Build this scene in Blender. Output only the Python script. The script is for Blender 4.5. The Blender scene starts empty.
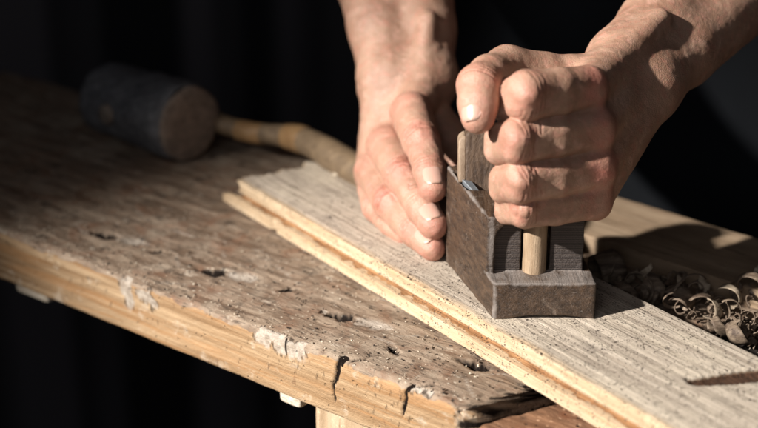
import bpy, math, random
import numpy as np
from mathutils import Vector, Matrix
S = 0.01                                   # everything below is laid out in centimetres
sc = bpy.context.scene
C = sc.collection
random.seed(7)
RNG = np.random.default_rng(7)

# ------------------------------------------------------------------ camera
PITCH = math.radians(22.0); F = 1433.0; H = 33.4; BT = 1.9      # BT: board top above bench top
cp, sp = math.cos(PITCH), math.sin(PITCH)
FWD = np.array([0, cp, -sp]); UP = np.array([0, sp, cp]); RT = np.array([1.0, 0, 0]); CAM = np.array([0, 0, H])
def PZ(px, py, Z):                          # point at depth Z (cm) along the view axis
    return CAM + Z * (FWD + RT * (px - 379) / F - UP * (py - 214) / F)
def PH(px, py, z):                          # point at height z above the bench top
    d = FWD + RT * (px - 379) / F - UP * (py - 214) / F
    return CAM + d * ((z - H) / d[2])

cam = bpy.data.cameras.new('camera'); co = bpy.data.objects.new('camera', cam); C.objects.link(co)
co.location = (0, 0, H * S); co.rotation_euler = (math.pi / 2 - PITCH, 0, 0)
cam.sensor_width = 36; cam.lens = 36 * F / 758; cam.clip_start = 0.02; cam.clip_end = 50
cam.dof.use_dof = True; cam.dof.focus_distance = 0.722; cam.dof.aperture_fstop = 5.0; cam.dof.aperture_blades = 7
sc.camera = co

# ------------------------------------------------------------------ noise
def _h(ix, iy, iz, s):
    n = (ix * 374761393 + iy * 668265263 + iz * 2147483647 + s * 1274126177) & 0xffffffff
    n = ((n ^ (n >> 13)) * 1274126177) & 0xffffffff
    n = (n ^ (n >> 16)) & 0xffffff
    return n / float(0xffffff)
def vnoise(x, y, z, s=0):
    fx, fy, fz = np.floor(x), np.floor(y), np.floor(z)
    ix, iy, iz = fx.astype(np.int64), fy.astype(np.int64), fz.astype(np.int64)
    x, y, z = x - fx, y - fy, z - fz
    x, y, z = x*x*(3-2*x), y*y*(3-2*y), z*z*(3-2*z)
    r = 0
    for a in (0, 1):
        for b in (0, 1):
            for c in (0, 1):
                r = r + _h(ix+a, iy+b, iz+c, s) * (x if a else 1-x) * (y if b else 1-y) * (z if c else 1-z)
    return r * 2 - 1
def fbm(x, y, z=0.0, o=3, s=0):
    x = np.asarray(x, float); y = np.asarray(y, float) + 0*x; z = np.asarray(z, float) + 0*x
    r, a = 0, 1.0
    for k in range(o):
        r = r + a * vnoise(x, y, z, s + k*17); x, y, z, a = x*2.03, y*2.03, z*2.03, a*0.5
    return r
def sstep(a, b, x):
    t = np.clip((x - a) / (b - a), 0, 1); return t*t*(3-2*t)

# ------------------------------------------------------------------ mesh helpers
def link(name, me, mat=None, parent=None, smooth=True):
    o = bpy.data.objects.new(name, me); C.objects.link(o)
    if mat: me.materials.append(mat)
    if parent: o.parent = parent
    if smooth: me.polygons.foreach_set('use_smooth', [True] * len(me.polygons))
    return o
def mesh_from(name, V, Fc, attrs=None):
    me = bpy.data.meshes.new(name)
    V = np.asarray(V, float) * S
    Fc = np.asarray(Fc)
    me.vertices.add(len(V)); me.vertices.foreach_set('co', V.astype(np.float32).ravel())
    k = Fc.shape[1]
    me.loops.add(Fc.size); me.loops.foreach_set('vertex_index', Fc.astype(np.int32).ravel())
    me.polygons.add(len(Fc)); me.polygons.foreach_set('loop_start', np.arange(0, Fc.size, k, dtype=np.int32))
    me.update(calc_edges=True); me.validate()
    for n, a in (attrs or {}).items():
        at = me.attributes.new(n, 'FLOAT', 'POINT'); at.data.foreach_set('value', np.asarray(a, np.float32))
    return me
def thing(name, label, cat, loc=(0,0,0), rotz=0, group=None):
    o = bpy.data.objects.new(name, None); C.objects.link(o); o.empty_display_size = .02
    o.location = [c * S for c in loc]; o.rotation_euler = (0, 0, rotz)
    tag(o, label, cat, group); return o
def tag(o, label=None, cat=None, group=None, kind=None):
    if label: o['label'] = label
    if cat: o['category'] = cat
    if group: o['group'] = group
    if kind: o['kind'] = kind
    return o

def netmesh(f, lo, hi, h):
    """sparse surface nets of the signed distance f inside a box, cell size h"""
    B = 8
    lo = np.array(lo, float); n = (np.ceil((np.array(hi) - lo) / (h*B))).astype(int)
    g = np.stack(np.meshgrid(*[np.arange(k) for k in n], indexing='ij'), -1).reshape(-1, 3)
    keep = []
    R = h*B*0.87 + 0.25
    for s in range(0, len(g), 20000):
        q = g[s:s+20000]; d = f(lo + (q + .5) * h * B); keep.append(q[np.abs(d) < R])
    g = np.concatenate(keep)
    c9 = np.stack(np.meshgrid(*[np.arange(B+1)]*3, indexing='ij'), -1).reshape(-1, 3)
    NX = (n * B + 4).astype(np.int64)
    ids, vs, sgn = [], [], []
    off = np.array([[a,b,c] for a in (0,1) for b in (0,1) for c in (0,1)])
    edges = [(0,4),(1,5),(2,6),(3,7),(0,2),(1,3),(4,6),(5,7),(0,1),(2,3),(4,5),(6,7)]
    for s in range(0, len(g), 128):
        q = g[s:s+128]
        P = lo + (q[:, None, :] * B + c9[None]) * h
        D = f(P.reshape(-1, 3)).reshape(len(q), B+1, B+1, B+1)
        cor = [D[:, a:a+B, b:b+B, c:c+B] for a, b, c in off]
        st = np.stack(cor, -1)
        neg = st < 0; mix = neg.any(-1) & ~neg.all(-1)
        w = np.argwhere(mix)
        if len(w) == 0: continue
        d8 = st[mix]; cell = q[w[:, 0]] * B + w[:, 1:]
        acc = np.zeros((len(w), 3)); cnt = np.zeros(len(w))
        for a, b in edges:
            da, db = d8[:, a], d8[:, b]; m = (da < 0) != (db < 0)
            t = np.where(m, da / np.where(m, da - db, 1), 0)[:, None]
            acc += np.where(m[:, None], off[a] + t * (off[b] - off[a]), 0); cnt += m
        vs.append(lo + (cell + acc / cnt[:, None]) * h)
        ids.append((cell[:, 0] * NX[1] + cell[:, 1]) * NX[2] + cell[:, 2])
        sgn.append(d8[:, [0, 4, 2, 1]] < 0)
    V = np.concatenate(vs); I = np.concatenate(ids); G = np.concatenate(sgn)
    o = np.argsort(I); V, I, G = V[o], I[o], G[o]
    st = [NX[1] * NX[2], NX[2], 1]
    quads = []
    for ax in range(3):
        m = G[:, 0] != G[:, ax + 1]
        base = I[m]; inside = G[m, 0]
        b, c = (ax + 1) % 3, (ax + 2) % 3
        q = np.stack([base, base - st[b], base - st[b] - st[c], base - st[c]], 1)
        k = np.searchsorted(I, q); k = np.clip(k, 0, len(I) - 1)
        ok = (I[k] == q).all(1)
        k = k[ok]; ins = inside[ok]
        k[~ins] = k[~ins][:, ::-1]
        quads.append(k)
    return V, np.concatenate(quads)

def smin(a, b, k):
    hh = np.clip(.5 + .5 * (b - a) / k, 0, 1)
    return b + (a - b) * hh - k * hh * (1 - hh)
def smax(a, b, k): return -smin(-a, -b, k)
def cone(P, a, b, ra, rb):
    a = np.asarray(a, float); ab = np.asarray(b, float) - a
    t = np.clip(((P - a) @ ab) / (ab @ ab), 0, 1)
    return np.linalg.norm(P - a - t[:, None] * ab, axis=1) - (ra + (rb - ra) * t)
def conex(P, a, b, ra, rb, s, e):
    """cone stretched by e along the unit direction s"""
    a = np.asarray(a, float); ab = np.asarray(b, float) - a
    t = np.clip(((P - a) @ ab) / (ab @ ab), 0, 1)
    q = P - a - t[:, None] * ab; k = q @ s; k2 = np.sign(k) * np.maximum(np.abs(k) - e, 0)
    q = q + (k2 - k)[:, None] * s
    return np.linalg.norm(q, axis=1) - (ra - e + (rb - ra) * t)
def ell(P, c, ax, rad):
    """ellipsoid at c; ax: 3 unit rows, rad: 3 radii"""
    q = (P - np.asarray(c)) @ np.asarray(ax).T
    rad = np.asarray(rad); k0 = np.linalg.norm(q / rad, axis=1); k1 = np.linalg.norm(q / rad**2, axis=1)
    return k0 * (k0 - 1) / np.maximum(k1, 1e-6)
def unit(v): v = np.asarray(v, float); return v / np.linalg.norm(v)

# ------------------------------------------------------------------ node helpers
class NT:
    def __init__(s, name):
        s.m = bpy.data.materials.new(name); s.m.use_nodes = True
        s.t = s.m.node_tree; s.n = s.t.nodes; s.b = s.n['Principled BSDF']
        s.tc = s.n.new('ShaderNodeTexCoord')
    def L(s, a, b): s.t.links.new(a, b)
    def put(s, v, sock):
        if isinstance(v, bpy.types.NodeSocket): s.L(v, sock)
        elif v is not None:
            try: sock.default_value = v
            except Exception: sock.default_value = (*v, 1)
    def map(s, scale=(1,1,1), rot=(0,0,0), src=None):
        m = s.n.new('ShaderNodeMapping'); s.L(src or s.tc.outputs['Object'], m.inputs[0])
        m.inputs['Scale'].default_value = scale; m.inputs['Rotation'].default_value = rot; return m.outputs[0]
    def noise(s, vec, scale, detail=4, rough=.55, dist=0, col=False):
        n = s.n.new('ShaderNodeTexNoise'); s.L(vec, n.inputs['Vector']); n.inputs['Scale'].default_value = scale
        n.inputs['Detail'].default_value = detail; n.inputs['Roughness'].default_value = rough; n.inputs['Distortion'].default_value = dist
        return n.outputs['Color' if col else 'Fac']
    def vor(s, vec, scale, feat='F1', rnd=1):
        n = s.n.new('ShaderNodeTexVoronoi'); s.L(vec, n.inputs['Vector']); n.inputs['Scale'].default_value = scale
        n.feature = feat; n.inputs['Randomness'].default_value = rnd; return n.outputs['Distance']
    def wave(s, vec, scale, dist=4, det=3, dscale=1, dirn='Y'):
        n = s.n.new('ShaderNodeTexWave'); s.L(vec, n.inputs['Vector']); n.inputs['Scale'].default_value = scale
        n.bands_direction = dirn
        n.inputs['Distortion'].default_value = dist; n.inputs['Detail'].default_value = det; n.inputs['Detail Scale'].default_value = dscale
        return n.outputs['Fac']
    def rng(s, v, a, b, c=0, d=1, smooth=False):
        n = s.n.new('ShaderNodeMapRange'); s.put(v, n.inputs[0]); n.clamp = True
        if smooth: n.interpolation_type = 'SMOOTHSTEP'
        for k, x in enumerate((a, b, c, d)): n.inputs[k+1].default_value = x
        return n.outputs[0]
    def math(s, op, a, b=0):
        n = s.n.new('ShaderNodeMath'); n.operation = op; s.put(a, n.inputs[0]); s.put(b, n.inputs[1]); return n.outputs[0]
    def mix(s, f, a, b, mode='MIX'):
        n = s.n.new('ShaderNodeMix'); n.data_type = 'RGBA'; n.blend_type = mode
        s.put(f, n.inputs[0])
        for v, k in ((a, 6), (b, 7)):
            if isinstance(v, bpy.types.NodeSocket): s.L(v, n.inputs[k])
            else: n.inputs[k].default_value = (*v, 1)
        return n.outputs[2]
    def attr(s, name):
        n = s.n.new('ShaderNodeAttribute'); n.attribute_name = name; return n.outputs['Fac']
    def bump(s, h, dist, strength=1, prev=None):
        n = s.n.new('ShaderNodeBump'); s.L(h, n.inputs['Height']); n.inputs['Distance'].default_value = dist
        n.inputs['Strength'].default_value = strength
        if prev: s.L(prev, n.inputs['Normal'])
        return n.outputs[0]
    def out(s, col, rough=.6, nrm=None, **kw):
        s.put(col, s.b.inputs['Base Color']); s.put(rough, s.b.inputs['Roughness'])
        if nrm: s.L(nrm, s.b.inputs['Normal'])
        for k, v in kw.items(): s.put(v, s.b.inputs[k.replace('_', ' ')])
        return s.m

# ------------------------------------------------------------------ materials
def m_skin():
    t = NT('skin'); o = t.tc.outputs['Object']
    red = t.attr('red')
    big = t.noise(o, 60, 3); mid = t.noise(o, 260, 4)
    c = t.mix(t.rng(big, .35, .7), (.345, .195, .130), (.485, .305, .215))
    c = t.mix(t.math('MULTIPLY', t.rng(mid, .48, .68), .60), c, (.50, .215, .155))
    c = t.mix(t.rng(t.noise(o, 130, 5, .7), .52, .68, 0, .45), c, (.60, .42, .32))
    c = t.mix(t.math('MULTIPLY', red, .75), c, (.60, .215, .165))
    spots = t.vor(o, 420); c = t.mix(t.math('MULTIPLY', t.rng(spots, .0, .22, 1, 0), t.rng(t.noise(o, 90), .52, .62, 0, .35)), c, (.30, .12, .07))
    fold_depth = t.attr('crease'); c = t.mix(t.rng(fold_depth, 0, 1, 0, .8), c, (.30, .10, .065))  # skin turns darker and redder with fold depth
    # fine skin relief: small polygonal cells plus folds
    cell = t.vor(t.map((1, 1, 1)), 900, 'DISTANCE_TO_EDGE')
    cell2 = t.vor(t.map((1, 1.6, .8), (.4, .5, 0)), 1700, 'DISTANCE_TO_EDGE')
    hgt = t.math('ADD', t.rng(cell, 0, .18), t.math('MULTIPLY', t.rng(cell2, 0, .2), .5))
    b1 = t.bump(hgt, .00012, .65)
    b2 = t.bump(t.noise(o, 330, 5, .65), .0007, .55, b1)
    b3 = t.bump(t.noise(o, 90, 2), .0012, .5, b2)
    m = t.out(c, t.rng(mid, .3, .7, .34, .50), b3)
    t.b.inputs['Subsurface Weight'].default_value = .12
    t.b.inputs['Subsurface Radius'].default_value = (1.0, .32, .16)
    t.b.inputs['Subsurface Scale'].default_value = .0035
    t.b.inputs['Specular IOR Level'].default_value = .55
    return m
def m_nail():
    t = NT('fingernail'); o = t.tc.outputs['Object']
    tip = t.attr('tip')
    c = t.mix(t.rng(tip, 0.88, .94), (.53, .325, .255), (.52, .35, .27))
    c = t.mix(t.rng(tip, .05, .22, .35, 0), c, (.60, .40, .33))
    c = t.mix(t.rng(tip, .90, .96, 0, .5), c, (.30, .17, .12))
    m = t.out(c, .36, t.bump(t.noise(o, 500, 3), .0003, .25)); t.b.inputs['Coat Weight'].default_value = .05
    t.b.inputs['Subsurface Weight'].default_value = .15; t.b.inputs['Subsurface Radius'].default_value = (1, .4, .25); t.b.inputs['Subsurface Scale'].default_value = .002
    return m
def m_board():
    t = NT('weathered_board'); o = t.tc.outputs['Object']      # x along the board, y across
    side = t.attr('side'); groove = t.attr('groove')
    g = t.noise(t.map((9, 330, 200)), 1, 6, .62, .25)
    g2 = t.noise(t.map((26, 1100, 700)), 1, 4, .7)
    g3 = t.noise(t.map((14, 70, 70)), 1, 4, .6, .6)
    top = t.mix(t.rng(g, .36, .66), (.37, .305, .238), (.65, .560, .450))
    top = t.mix(t.rng(g2, .52, .70, 0, .6), top, (.16, .12, .09))
    top = t.mix(t.rng(g3, .50, .72, 0, .75), top, (.66, .57, .44))
    top = t.mix(t.rng(t.noise(t.map((40, 60, 60)), 1, 3), .60, .74, 0, .5), top, (.24, .20, .165))
    top = t.mix(t.rng(t.wave(t.map((1, 1, 1)), 62, 9, 4, 60), .72, .95, 0, .2), top, (.17, .13, .10))
    sd = t.mix(t.rng(g, .38, .64), (.43, .300, .180), (.61, .475, .320))
    sd = t.mix(t.rng(t.noise(t.map((50, 200, 300)), 1, 5, .7), .56, .70, 0, .7), sd, (.50, .31, .155))
    c = t.mix(side, top, sd)
    gr = t.mix(t.rng(t.noise(t.map((60, 500, 500)), 1, 4), .35, .65), (.20, .095, .040), (.42, .23, .105))
    c = t.mix(t.rng(groove, .35, .7), c, gr)
    c = t.mix(t.rng(t.attr('crack'), .2, .6), c, t.mix(t.rng(g2, .4, .6), (.035, .018, .010), (.10, .05, .028)))
    # sawdust specks and dark pores
    def specks(sc_, lo, keep, thr):
        v = t.vor(t.map((.8, 1, 1)), sc_)
        k = t.rng(t.noise(o, keep, 3), thr, thr + .04)
        return t.math('MULTIPLY', t.rng(v, lo, lo + .05, 1, 0), k)
    f = t.math('MAXIMUM', specks(520, .20, 130, .50), specks(1000, .24, 200, .47))
    c = t.mix(t.math('MULTIPLY', f, .88), c, (.045, .033, .026))
    hh = t.math('ADD', t.math('MULTIPLY', g2, .6), g)
    hh = t.math('SUBTRACT', hh, t.math('MULTIPLY', f, .35))
    b = t.bump(hh, .0010, .8); b = t.bump(t.noise(o, 900, 4, .7), .0006, .55, b)
    return t.out(c, .82, b, Specular_IOR_Level=.25)
def m_bench_top(tint=None, name='bench_wood'):
    t = NT(name); o = t.tc.outputs['Object']           # x along the front edge, y back
    side = t.attr('side'); hole = t.attr('hole'); pale = t.attr('pale')
    g = t.noise(t.map((16, 120, 120)), 1, 7, .65, .5)
    g2 = t.noise(t.map((40, 520, 300)), 1, 5, .7, .3)
    pt = t.noise(o, 26, 6, .62, .6); pt2 = t.noise(o, 48, 5, .65, .8); pt3 = t.noise(t.map((.6, 1.3, 1), (0, 0, .5)), 90, 6, .7)
    top = t.mix(t.rng(g, .38, .62), (.150, .100, .066), (.33, .250, .180))
    top = t.mix(t.rng(pt2, .50, .66, 0, .6), top, (.200, .098, .055))
    top = t.mix(t.rng(pt, .52, .66, 0, .6), top, (.40, .325, .245))
    top = t.mix(t.rng(pt3, .61, .67, 0, .7), top, (.54, .47, .38))
    top = t.mix(t.rng(g2, .57, .66, 0, .8), top, (.045, .032, .024))
    top = t.mix(t.rng(t.noise(o, 60, 6, .7), .34, .44, .8, 0), top, (.06, .043, .032))
    pit = t.math('MULTIPLY', t.rng(t.vor(o, 210), .13, .20, 1, 0), t.rng(t.noise(o, 70, 3), .48, .54))
    top = t.mix(t.math('MULTIPLY', pit, .9), top, (.022, .016, .012))
    fl = t.math('MULTIPLY', t.rng(t.vor(t.map((.7, 1.2, 1), (0, 0, .6)), 260), .12, .2, 1, 0), t.rng(t.noise(o, 110, 3), .52, .57))
    top = t.mix(t.math('MULTIPLY', fl, .8), top, (.62, .54, .43))
    ln = t.noise(t.map((7, 60, 260)), 1, 6, .6, .35)
    sd = t.mix(t.rng(ln, .36, .66), (.27, .160, .078), (.47, .325, .190))
    sd = t.mix(t.rng(t.noise(t.map((6, 60, 160)), 1, 6, .65, .8), .50, .60, 0, .65), sd, (.36, .185, .075))
    sd = t.mix(t.rng(t.noise(t.map((1, 1, 1.2)), 70, 5, .65), .57, .68, 0, .7), sd, (.54, .44, .33))
    sd = t.mix(t.rng(t.noise(t.map((1, 1, .6)), 190, 5, .7), .60, .68, 0, .7), sd, (.20, .11, .055))
    if tint: top = t.mix(1.0, top, tint, 'MULTIPLY')
    grime = t.rng(t.math('ADD', side, t.math('MULTIPLY', t.math('SUBTRACT', t.noise(o, 330, 6, .75), .5), 1.3)), .36, .72)
    c = t.mix(grime, top, sd)
    c = t.mix(pale, c, t.mix(t.rng(t.noise(o, 260, 5, .7), .38, .62), (.28, .235, .19), (.50, .44, .37)))
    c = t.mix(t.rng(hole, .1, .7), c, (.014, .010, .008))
    hh = t.math('ADD', t.math('MULTIPLY', g2, .5), t.math('ADD', g, pt3)); hh = t.math('SUBTRACT', hh, t.math('MULTIPLY', pit, .8))
    b = t.bump(hh, .0016, .75); b = t.bump(t.noise(o, 800, 4, .7), .0006, .5, b)
    return t.out(c, t.rng(pt, .35, .65, .62, .85), b, Specular_IOR_Level=t.rng(hole, 0, 1, .3, 0))
def m_wood(name, a, b_, dark, sc_=(20, 200, 200), bump=.0007, rough=.7, speck=0.6, dscale=300, coat=0):
    t = NT(name); o = t.tc.outputs['Object']
    g = t.noise(t.map(sc_), 1, 6, .62, .4); g2 = t.noise(t.map(tuple(k * 3 for k in sc_)), 1, 5, .7)
    c = t.mix(t.rng(g, .36, .64), a, b_)
    c = t.mix(t.rng(g2, .52, .68, 0, .75), c, dark)
    c = t.mix(t.rng(t.noise(o, dscale, 5, .7), .60, .70, 0, speck), c, tuple(min(1, k * 1.7 + .04) for k in b_))
    b = t.bump(t.math('ADD', g, g2), bump, .7); b = t.bump(t.noise(o, 1100, 4, .7), .0004, .5, b)
    m = t.out(c, rough, b, Specular_IOR_Level=.35)
    if coat: t.b.inputs['Coat Weight'].default_value = coat
    return m
def m_plane():
    t = NT('dark_worn_wood'); o = t.tc.outputs['Object']
    wear = t.attr('wear')
    g = t.noise(t.map((300, 24, 300)), 1, 6, .65, .3); g2 = t.noise(t.map((1000, 70, 1000)), 1, 5, .7)
    c = t.mix(t.rng(g, .32, .68), (.024, .013, .007), (.096, .056, .032))
    c = t.mix(t.rng(g2, .50, .66, 0, .7), c, (.020, .014, .012))
    pa = t.noise(o, 95, 6, .7, .5)
    c = t.mix(t.rng(pa, .58, .70, 0, .5), c, (.25, .19, .145))
    sc1 = t.noise(t.map((900, 60, 200), (.6, 0, .3)), 1, 4, .7); sc2 = t.noise(t.map((120, 700, 900), (0, .8, .2)), 1, 4, .7)
    c = t.mix(t.rng(t.math('MAXIMUM', sc1, sc2), .66, .74, 0, .55), c, (.34, .29, .25))
    dust = t.rng(t.noise(o, 1500, 3, .7), .58, .68, 0, .35); c = t.mix(dust, c, (.30, .25, .21))
    c = t.mix(t.rng(t.math('ADD', wear, t.math('MULTIPLY', t.math('SUBTRACT', pa, .5), 2.2)), .45, .95, 0, .6), c, (.30, .265, .24))
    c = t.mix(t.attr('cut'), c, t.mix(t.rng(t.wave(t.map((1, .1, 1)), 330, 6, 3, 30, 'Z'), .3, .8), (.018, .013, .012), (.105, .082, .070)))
    b = t.bump(t.math('ADD', g, t.math('MULTIPLY', g2, .8)), .0009, .7); b = t.bump(t.noise(o, 900, 5, .75), .0006, .6, b)
    return t.out(c, t.rng(pa, .3, .7, .36, .60), b, Specular_IOR_Level=.5)
def m_metal(name, col, rough=.4, rust=(.12, .06, .03), amt=.4):
    t = NT(name); o = t.tc.outputs['Object']
    n = t.noise(o, 150, 5, .7)
    c = t.mix(t.rng(n, .5, .68, 0, amt), col, rust)
    return t.out(c, t.rng(n, .4, .7, rough, .8), t.bump(t.noise(t.map((60, 700, 700)), 1, 4), .0003, .4), Metallic=.75)
def m_cloth():
    t = NT('dark_cloth'); o = t.tc.outputs['Object']
    w = t.math('ADD', t.wave(t.map(), 500, .6, 2, 4, 'X'), t.wave(t.map(), 500, .6, 2, 4, 'Z'))
    c = t.mix(t.rng(t.noise(o, 14, 4), .35, .7), (.006, .008, .011), (.010, .013, .018))
    return t.out(c, .95, t.bump(w, .0005, .5), Sheen_Weight=.03)

SKIN, NAIL, BOARD, BENCH, PLANE = m_skin(), m_nail(), m_board(), m_bench_top(), m_plane()
CLOTH = m_cloth()
SLAB = m_wood('brown_slab_wood', (.13, .060, .034), (.27, .165, .10), (.04, .024, .016), (16, 140, 140), .0012, .75, .6, 160)
BACKW = m_wood('pale_plank_wood', (.22, .15, .092), (.34, .25, .165), (.13, .085, .05), (10, 90, 90), .0006, .7, .3)
LEGW = m_wood('leg_wood', (.40, .28, .17), (.55, .41, .27), (.20, .12, .06), (140, 140, 12), .0006, .75, .5)
DARKW = m_wood('dark_rail_wood', (.07, .045, .03), (.12, .08, .05), (.03, .02, .015), (12, 120, 120), .0006, .8, .2)
WEDGEW = m_wood('wedge_wood', (.052, .031, .019), (.125, .080, .050), (.028, .018, .011), (240, 240, 26), .0006, .55, .3, 260)
ENDW = m_wood('end_grain_wood', (.24, .17, .115), (.36, .265, .185), (.2, .13, .08), (200, 200, 60), .0004, .6, .3)
DOWELW = m_wood('dowel_wood', (.30, .205, .125), (.44, .325, .215), (.15, .095, .055), (420, 420, 30), .0004, .5, .3, 500)
MALW = m_wood('mallet_wood', (.085, .085, .090), (.155, .155, .16), (.03, .028, .028), (20, 160, 160), .0012, .8, .4, 120)
MALE = m_wood('mallet_end_grain', (.16, .13, .105), (.27, .22, .175), (.10, .07, .05), (60, 160, 160), .0012, .8, .4, 200)
HANDW = m_wood('tool_handle_wood', (.14, .098, .060), (.22, .155, .092), (.08, .05, .03), (20, 160, 160), .0005, .5, .3)
OCHRE = m_wood('ochre_band_wood', (.22, .13, .06), (.29, .18, .085), (.3, .13, .04), (20, 160, 160), .0004, .4, .1)
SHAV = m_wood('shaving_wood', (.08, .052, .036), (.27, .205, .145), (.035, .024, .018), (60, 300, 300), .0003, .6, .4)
CHIPW = m_wood('pale_chip_wood', (.55, .46, .35), (.68, .60, .48), (.3, .22, .15), (60, 300, 300), .0005, .7, .4)
CRUMB = m_wood('dark_crumb_wood', (.035, .025, .02), (.07, .05, .035), (.02, .015, .01), (200, 200, 200), .0003, .8, .3)
STEEL = m_metal('blued_steel', (.22, .24, .26), .6)
DSTEEL = m_metal('dark_steel', (.06, .06, .065), .45)

# ------------------------------------------------------------------ sweeps for planks
def frame_dir(a, b):
    d = b - a; ang = math.atan2(d[1], d[0]); return ang
def sweep(L0, L1, nl, prof, disp=None, attrs=None, capfn=None):
    """closed profile (y,z) swept along x; disp(x,y,z,s)->(dx,dy,dz)"""
    prof = np.array(prof, float); n = len(prof)
    xs = np.linspace(L0, L1, nl) if np.isscalar(nl) else nl
    nl = len(xs)
    X = np.repeat(xs, n); Y = np.tile(prof[:, 0], nl); Z = np.tile(prof[:, 1], nl)
    i = np.arange(nl - 1)[:, None] * n; j = np.arange(n)[None]
    a = i + j; b = i + (j + 1) % n
    Q = np.stack([a, b, b + n, a + n], -1).reshape(-1, 4)
    # end caps: concentric rings keep quads
    V = np.stack([X, Y, Z], 1); at = np.zeros(len(V))
    caps = []
    for side, base in ((0, 0), (1, (nl - 1) * n)):
        prev = base; ring = V[base:base+n]; cen = ring.mean(0)
        for k in range(1, 9):
            s = 1 - k / 8 * .999
            r = ring.copy(); r[:, 1:] = cen[1:] + (ring[:, 1:] - cen[1:]) * s
            st = len(V); V = np.concatenate([V, r])
            q = np.stack([prev + np.arange(n), prev + (np.arange(n)+1) % n, st + (np.arange(n)+1) % n, st + np.arange(n)], 1)
            caps.append(q[:, ::-1] if side == 0 else q); prev = st
    return V, np.concatenate([Q] + caps)
def subdiv(poly, step, rad=0.0):
    """closed polyline -> dense points with edges rounded by rad"""
    out = []
    P = [np.array(p, float) for p in poly]; n = len(P)
    for i in range(n):
        p0, p1, p2 = P[i-1], P[i], P[(i+1) % n]
        r = min(rad, .45*np.linalg.norm(p1-p0), .45*np.linalg.norm(p2-p1))
        a = p1 + unit(p0-p1)*r; b = p1 + unit(p2-p1)*r
        for t in np.linspace(0, 1, 5): out.append((1-t)**2*a + 2*t*(1-t)*p1 + t*t*b)
        r2 = min(rad, .45*np.linalg.norm(P[(i+2) % n]-p2), .45*np.linalg.norm(p2-p1))
        c = p2 + unit(p1-p2)*r2; m = max(1, int(np.linalg.norm(c-b)/step))
        for t in np.linspace(0, 1, m+1)[1:-1]: out.append(b + (c-b)*t)
    return out

# ================================================================== WORKBENCH
eA, eB = PH(3, 232, 0), PH(468, 408, 0)
ang = frame_dir(eA, eB)
bench = thing('workbench', 'old worn wooden workbench with gouged grey-brown top and yellowish front edge', 'workbench', (eB[0], eB[1], 0), ang)
ca, sa = math.cos(ang), math.sin(ang)
def loc_b(p):                               # world cm -> bench local cm
    d = np.asarray(p, float) - np.array([eB[0], eB[1], 0]); return np.array([d[0]*ca + d[1]*sa, -d[0]*sa + d[1]*ca, d[2]])
TH = 3.35; DEEP = 22.0
endp = loc_b(PH(560, 379, 0)); endslope = endp[0] / endp[1]      # the end of the slab runs skew
prof = subdiv([(0, 0), (0, -TH), (DEEP, -TH), (DEEP, 0)], .17, .22)
# coarser on hidden underside is not worth the bookkeeping: one dense sweep
V, Q = sweep(-62, 0, np.concatenate([np.linspace(-62, -38, 70)[:-1], np.linspace(-38, -18, 170)[:-1], np.linspace(-18, 0, 260)]), prof)
x, y, z = V.T
xf = x + np.clip((x+62)/62, 0, 1) * y * endslope
gou = []                                    # gouges: (u, v, length, width, angle, depth)
for (px, py, L, W, a, d, pal) in ((345, 317, 1.1, .42, .15, .55, 1), (218, 273, 1.0, .45, .3, .5, 1), (108, 236, 1.1, .4, .2, .45, 1), (480, 366, .95, .42, .1, .6, 0), (160, 252, .5, .2, .6, .25, 0), (395, 352, .7, .16, -.5, .25, 0), (290, 290, .6, .2, .9, .2, 0)):
    p = loc_b(PH(px, py, 0)); gou.append((p[0], p[1], L*1.35, W*1.35, a, d*1.3, pal))
dz = .05 * fbm(x*.35, y*.5, 0, 3) + .035 * fbm(x*1.2, y*3.5, 1, 3, 5)
hole = np.zeros(len(V)); pale = np.zeros(len(V)); topm = (z > -.25)
for k in range(60):
    u0, v0, an, ln = -RNG.uniform(0, 34), RNG.uniform(.3, 11), RNG.normal(.25, .5), RNG.uniform(.5, 3.2)
    nr_ = topm & (np.abs(xf-u0) < 4) & (np.abs(y-v0) < 4)
    t_ = (xf[nr_]-u0)*math.cos(an)+(y[nr_]-v0)*math.sin(an); n_ = -(xf[nr_]-u0)*math.sin(an)+(y[nr_]-v0)*math.cos(an) + .05*np.sin(t_*2+k)
    m_ = sstep(.085, .02, np.abs(n_))*sstep(ln, ln*.6, np.abs(t_)*2)
    if k % 3: hole[nr_] = np.maximum(hole[nr_], m_*RNG.uniform(.12, .45)); dz[nr_] -= m_*.06
    else: pale[nr_] = np.maximum(pale[nr_], m_*.6)
for (u, v, L, W, a, d, pal) in gou:
    du, dv = xf-u, y-v; c_, s_ = math.cos(a), math.sin(a); p, q = (du*c_+dv*s_)/L, (-du*s_+dv*c_)/W
    e = np.maximum(np.abs(p)*.75 + np.abs(q)*.6 + p*.25, 0) + .12*fbm(xf*4, y*4, 0, 2, 3)
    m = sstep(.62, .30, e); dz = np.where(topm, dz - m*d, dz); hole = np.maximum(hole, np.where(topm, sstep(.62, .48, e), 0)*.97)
    if pal:
        p2 = p - 1.15; e2 = np.sqrt((p2*.9)**2 + (q*.75)**2) + .18*fbm(xf*3, y*3, 0, 2, 9)
        pale = np.maximum(pale, np.where(topm, sstep(.75, .5, e2), 0)*.75*(1-sstep(.62,.5,e))); dz = np.where(topm, dz - .10*sstep(.8, .3, e2), dz)
# worn, nibbled front arris
arr = np.exp(-((y)**2 + z**2) / .12); nib = .5 + .5*fbm(x*1.1, z*.6, 3, 4, 21)
dyf = arr * (.04 + .17*np.clip(nib, 0, 1)**2) + .03*fbm(x*.5, z*1.2, 0, 3, 4)*(y < .3)
dzf = -arr * (.03 + .20*np.clip(.5+.6*fbm(x*1.3, y, 7, 4, 31), 0, 1)**2)
side = np.where((y < .35) & (z < -.05), sstep(-.06, -.40, z + .10*fbm(x*.8, 0*x, 0, 4, 77)), 0)
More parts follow.
